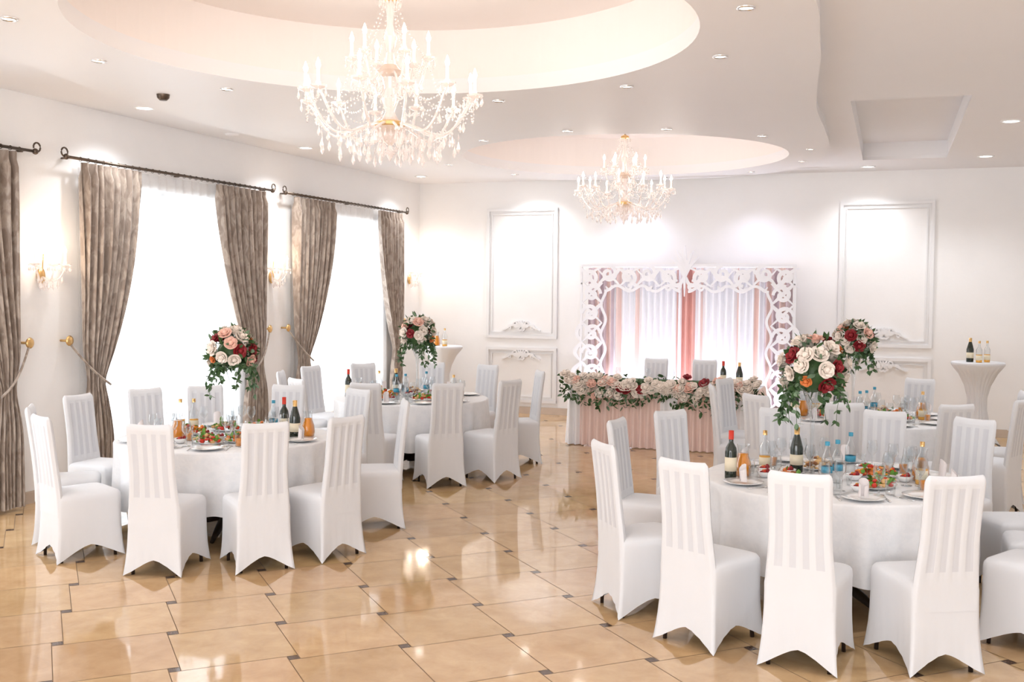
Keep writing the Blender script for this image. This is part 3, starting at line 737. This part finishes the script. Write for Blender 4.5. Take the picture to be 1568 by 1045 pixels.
def platter(kind,seed):
    rr=random.Random(seed); mb=MB(); ln=.15; wd=.095
    mb.T=Matrix.Diagonal((1,wd/ln,1,1)); mb.lathe([(.001,.003),(ln*.7,.003),(ln,.018),(ln*1.02,.02),(ln*.7,.008),(.001,.008)],M_porc,28); mb.T=Matrix.Identity(4)
    pal={0:[M_green,M_red,M_green,M_bread],1:[M_meat,M_bread,M_green,M_orng],2:[M_red,M_orng,M_green,M_juice],3:[M_bread,M_bread,M_meat,M_cream]}[kind]
    for i in range(75):
        a=rr.uniform(0,6.28);q=math.sqrt(rr.random())*.85; h=.01+.06*(1-q*q)*rr.random()
        m=rr.choice(pal); c=(ln*q*math.cos(a),wd*q*math.sin(a),.012+h)
        if m is M_green: leaf(mb,c,rdir(rr,.0),rr.uniform(.03,.05),.03,m,rr)
        else: mb.sph(c,rr.uniform(.012,.022),m,7,4,(rr.uniform(.7,1.4),rr.uniform(.7,1.3),rr.uniform(.4,.9)))
    return mb.mesh(['salad_platter','meat_platter','fruit_platter','pastry_platter'][kind])
plat=[platter(k,50+k) for k in range(4)]
used=[]
def free(x,y,r): return all((x-a)**2+(y-b)**2>(r+c)**2 for a,b,c in used)
def put(me,x,y,rz=0,z=.76): obj(me.name.split('.')[0],me,(x,y,z),rz)
def tryput(me,x,y,r,rz=0):
    if free(x,y,r): used.append((x,y,r)); put(me,x,y,rz); return True
    return False
for ti,t in enumerate((T1,T2,T3,T4)):
    rr=random.Random(100+ti); n=11
    used.append((CP[ti][0],CP[ti][1],.09))
    right=Vector((.94,.34)); away=Vector((-.34,.94)); T=Vector(t)
    items=[(m_wb,-.70,-.03),(m_car,-.60,.06),(m_spir,-.40,.30),(m_wat,-.05,-.16),(m_wat,.15,.2),(m_wb2,-.2,.24),(m_spir,.48,-.18),(m_car,.52,-.06),(m_wat,-.14,-.24)]
    if ti==0: items=[(m_wb,.45,.12),(m_wb2,.57,-.03),(m_car,.66,.05),(m_car,-.33,-.18),(m_jg,-.26,-.1),(m_spir,-.46,.30),(m_spir,-.36,.34),(m_wat,.34,.22),(m_wat,-.2,-.1),(m_jg,-.22,-.24)]
    for me,u,v in items:
        p=T+right*u+away*v; tryput(me,p.x,p.y,.058 if me is m_car else .046,rr.uniform(0,6))
    for k in range(n):
        a=2*math.pi*k/n+.2*ti; ca,sa=math.cos(a),math.sin(a)
        if tryput(m_plate,t[0]+.70*ca,t[1]+.70*sa,.128,a):
            put(m_cut,t[0]+.70*ca,t[1]+.70*sa,a+math.pi/2)
            if k%2==0: put(m_nap,t[0]+.70*ca,t[1]+.70*sa,a,.765)
        b=a+.225; tryput(m_wine,t[0]+.565*math.cos(b),t[1]+.565*math.sin(b),.034)
        b=a+.36; tryput(m_tumb if k%3 else m_jg,t[0]+.565*math.cos(b),t[1]+.565*math.sin(b),.033)
    np_=0
    for tr in range(600):
        if tr<260:
            if np_>=8: continue
            a=rr.uniform(0,6.28); r=rr.uniform(.18,.43); x,y=t[0]+r*math.cos(a),t[1]+r*math.sin(a); th=rr.uniform(0,3.14)
            dx,dy=math.cos(th)*.065,math.sin(th)*.065
            if free(x,y,.095) and free(x+dx,y+dy,.085) and free(x-dx,y-dy,.085):
                used.extend([(x,y,.095),(x+dx,y+dy,.085),(x-dx,y-dy,.085)]); put(plat[np_%4],x,y,th); np_+=1
        else:
            a=rr.uniform(0,6.28); r=rr.uniform(.1,.57)
            if tr<330: tryput(m_bowl,t[0]+r*math.cos(a),t[1]+r*math.sin(a),.057)
            elif tr<400: tryput(m_wine,t[0]+r*math.cos(a),t[1]+r*math.sin(a),.036)
            elif tr<450: tryput(m_shot,t[0]+r*math.cos(a),t[1]+r*math.sin(a),.022)
for x,y,me in((-6.5,14.6,m_car),(-6.33,14.52,m_spir),(.96,14.35,m_wb2),(1.16,14.4,m_spir),(1.06,14.28,m_spir)): put(me,x,y,0,1.105)
for x,me in((-1.95,m_wb),(-3.3,m_wine),(-2.9,m_wine),(-2.6,m_wine),(-1.75,m_wb2)): put(me,x,13.2,0,.782)
# ------------------------------------------------------------------ lights
for c in(C1,C2):
    for k in range(6):
        a=k*math.pi/3+.4
        l=bpy.data.lights.new('chandelier_light','POINT'); l.energy=3.4; l.color=(1,.89,.81); l.shadow_soft_size=.1
        o=bpy.data.objects.new('chandelier_light',l); o.location=(c[0]+.76*math.cos(a),c[1]+.76*math.sin(a),3.32); COL.objects.link(o)
W=bpy.data.worlds.new('world'); S.world=W; W.use_nodes=True; nt=W.node_tree; bg=nt.nodes['Background']; bg.inputs[0].default_value=(.97,.975,1,1); bg.inputs[1].default_value=6.0
def portal(name,loc,rot,sx,sy):
    l=bpy.data.lights.new(name,'AREA'); l.shape='RECTANGLE'; l.size=sx; l.size_y=sy; l.cycles.is_portal=True
    o=bpy.data.objects.new(name,l); o.location=loc; o.rotation_euler=rot; COL.objects.link(o)
for k,(a,b) in enumerate(WINS): portal('window_daylight_portal',(XL-.31,(a+b)/2,(WZ0+WZ1)/2),(0,-math.pi/2,0),WZ1-WZ0,b-a)
portal('rear_fill_portal',((OX0+OX1)/2,YF-.21,OZ/2),(math.pi/2,0,0),OX1-OX0,OZ)  # guides world light through the added rear opening as front fill
S.view_settings.view_transform='Standard'; S.view_settings.look='None'; S.view_settings.exposure=.22
# ------------------------------------------------------------------ camera
H,f,p,r,phi=1.974,1601,.0495,.00823,.3468
cp,sp,c,s,cr,sr=math.cos(p),math.sin(p),math.cos(phi),math.sin(phi),math.cos(r),math.sin(r)
right=Vector((c,s,0));fw=Vector((-s,c,0));Z=Vector((0,0,1))
F=fw*cp-Z*sp; U=fw*sp+Z*cp
R2=right*cr+U*sr; U2=-right*sr+U*cr
cam=bpy.data.cameras.new('camera'); cam.sensor_width=36; cam.lens=36*f/1568; cam.clip_end=200
co=bpy.data.objects.new('camera',cam); COL.objects.link(co)
Mx=Matrix((R2,U2,-F)).transposed().to_4x4(); Mx.translation=(0,0,H); co.matrix_world=Mx
S.camera=co
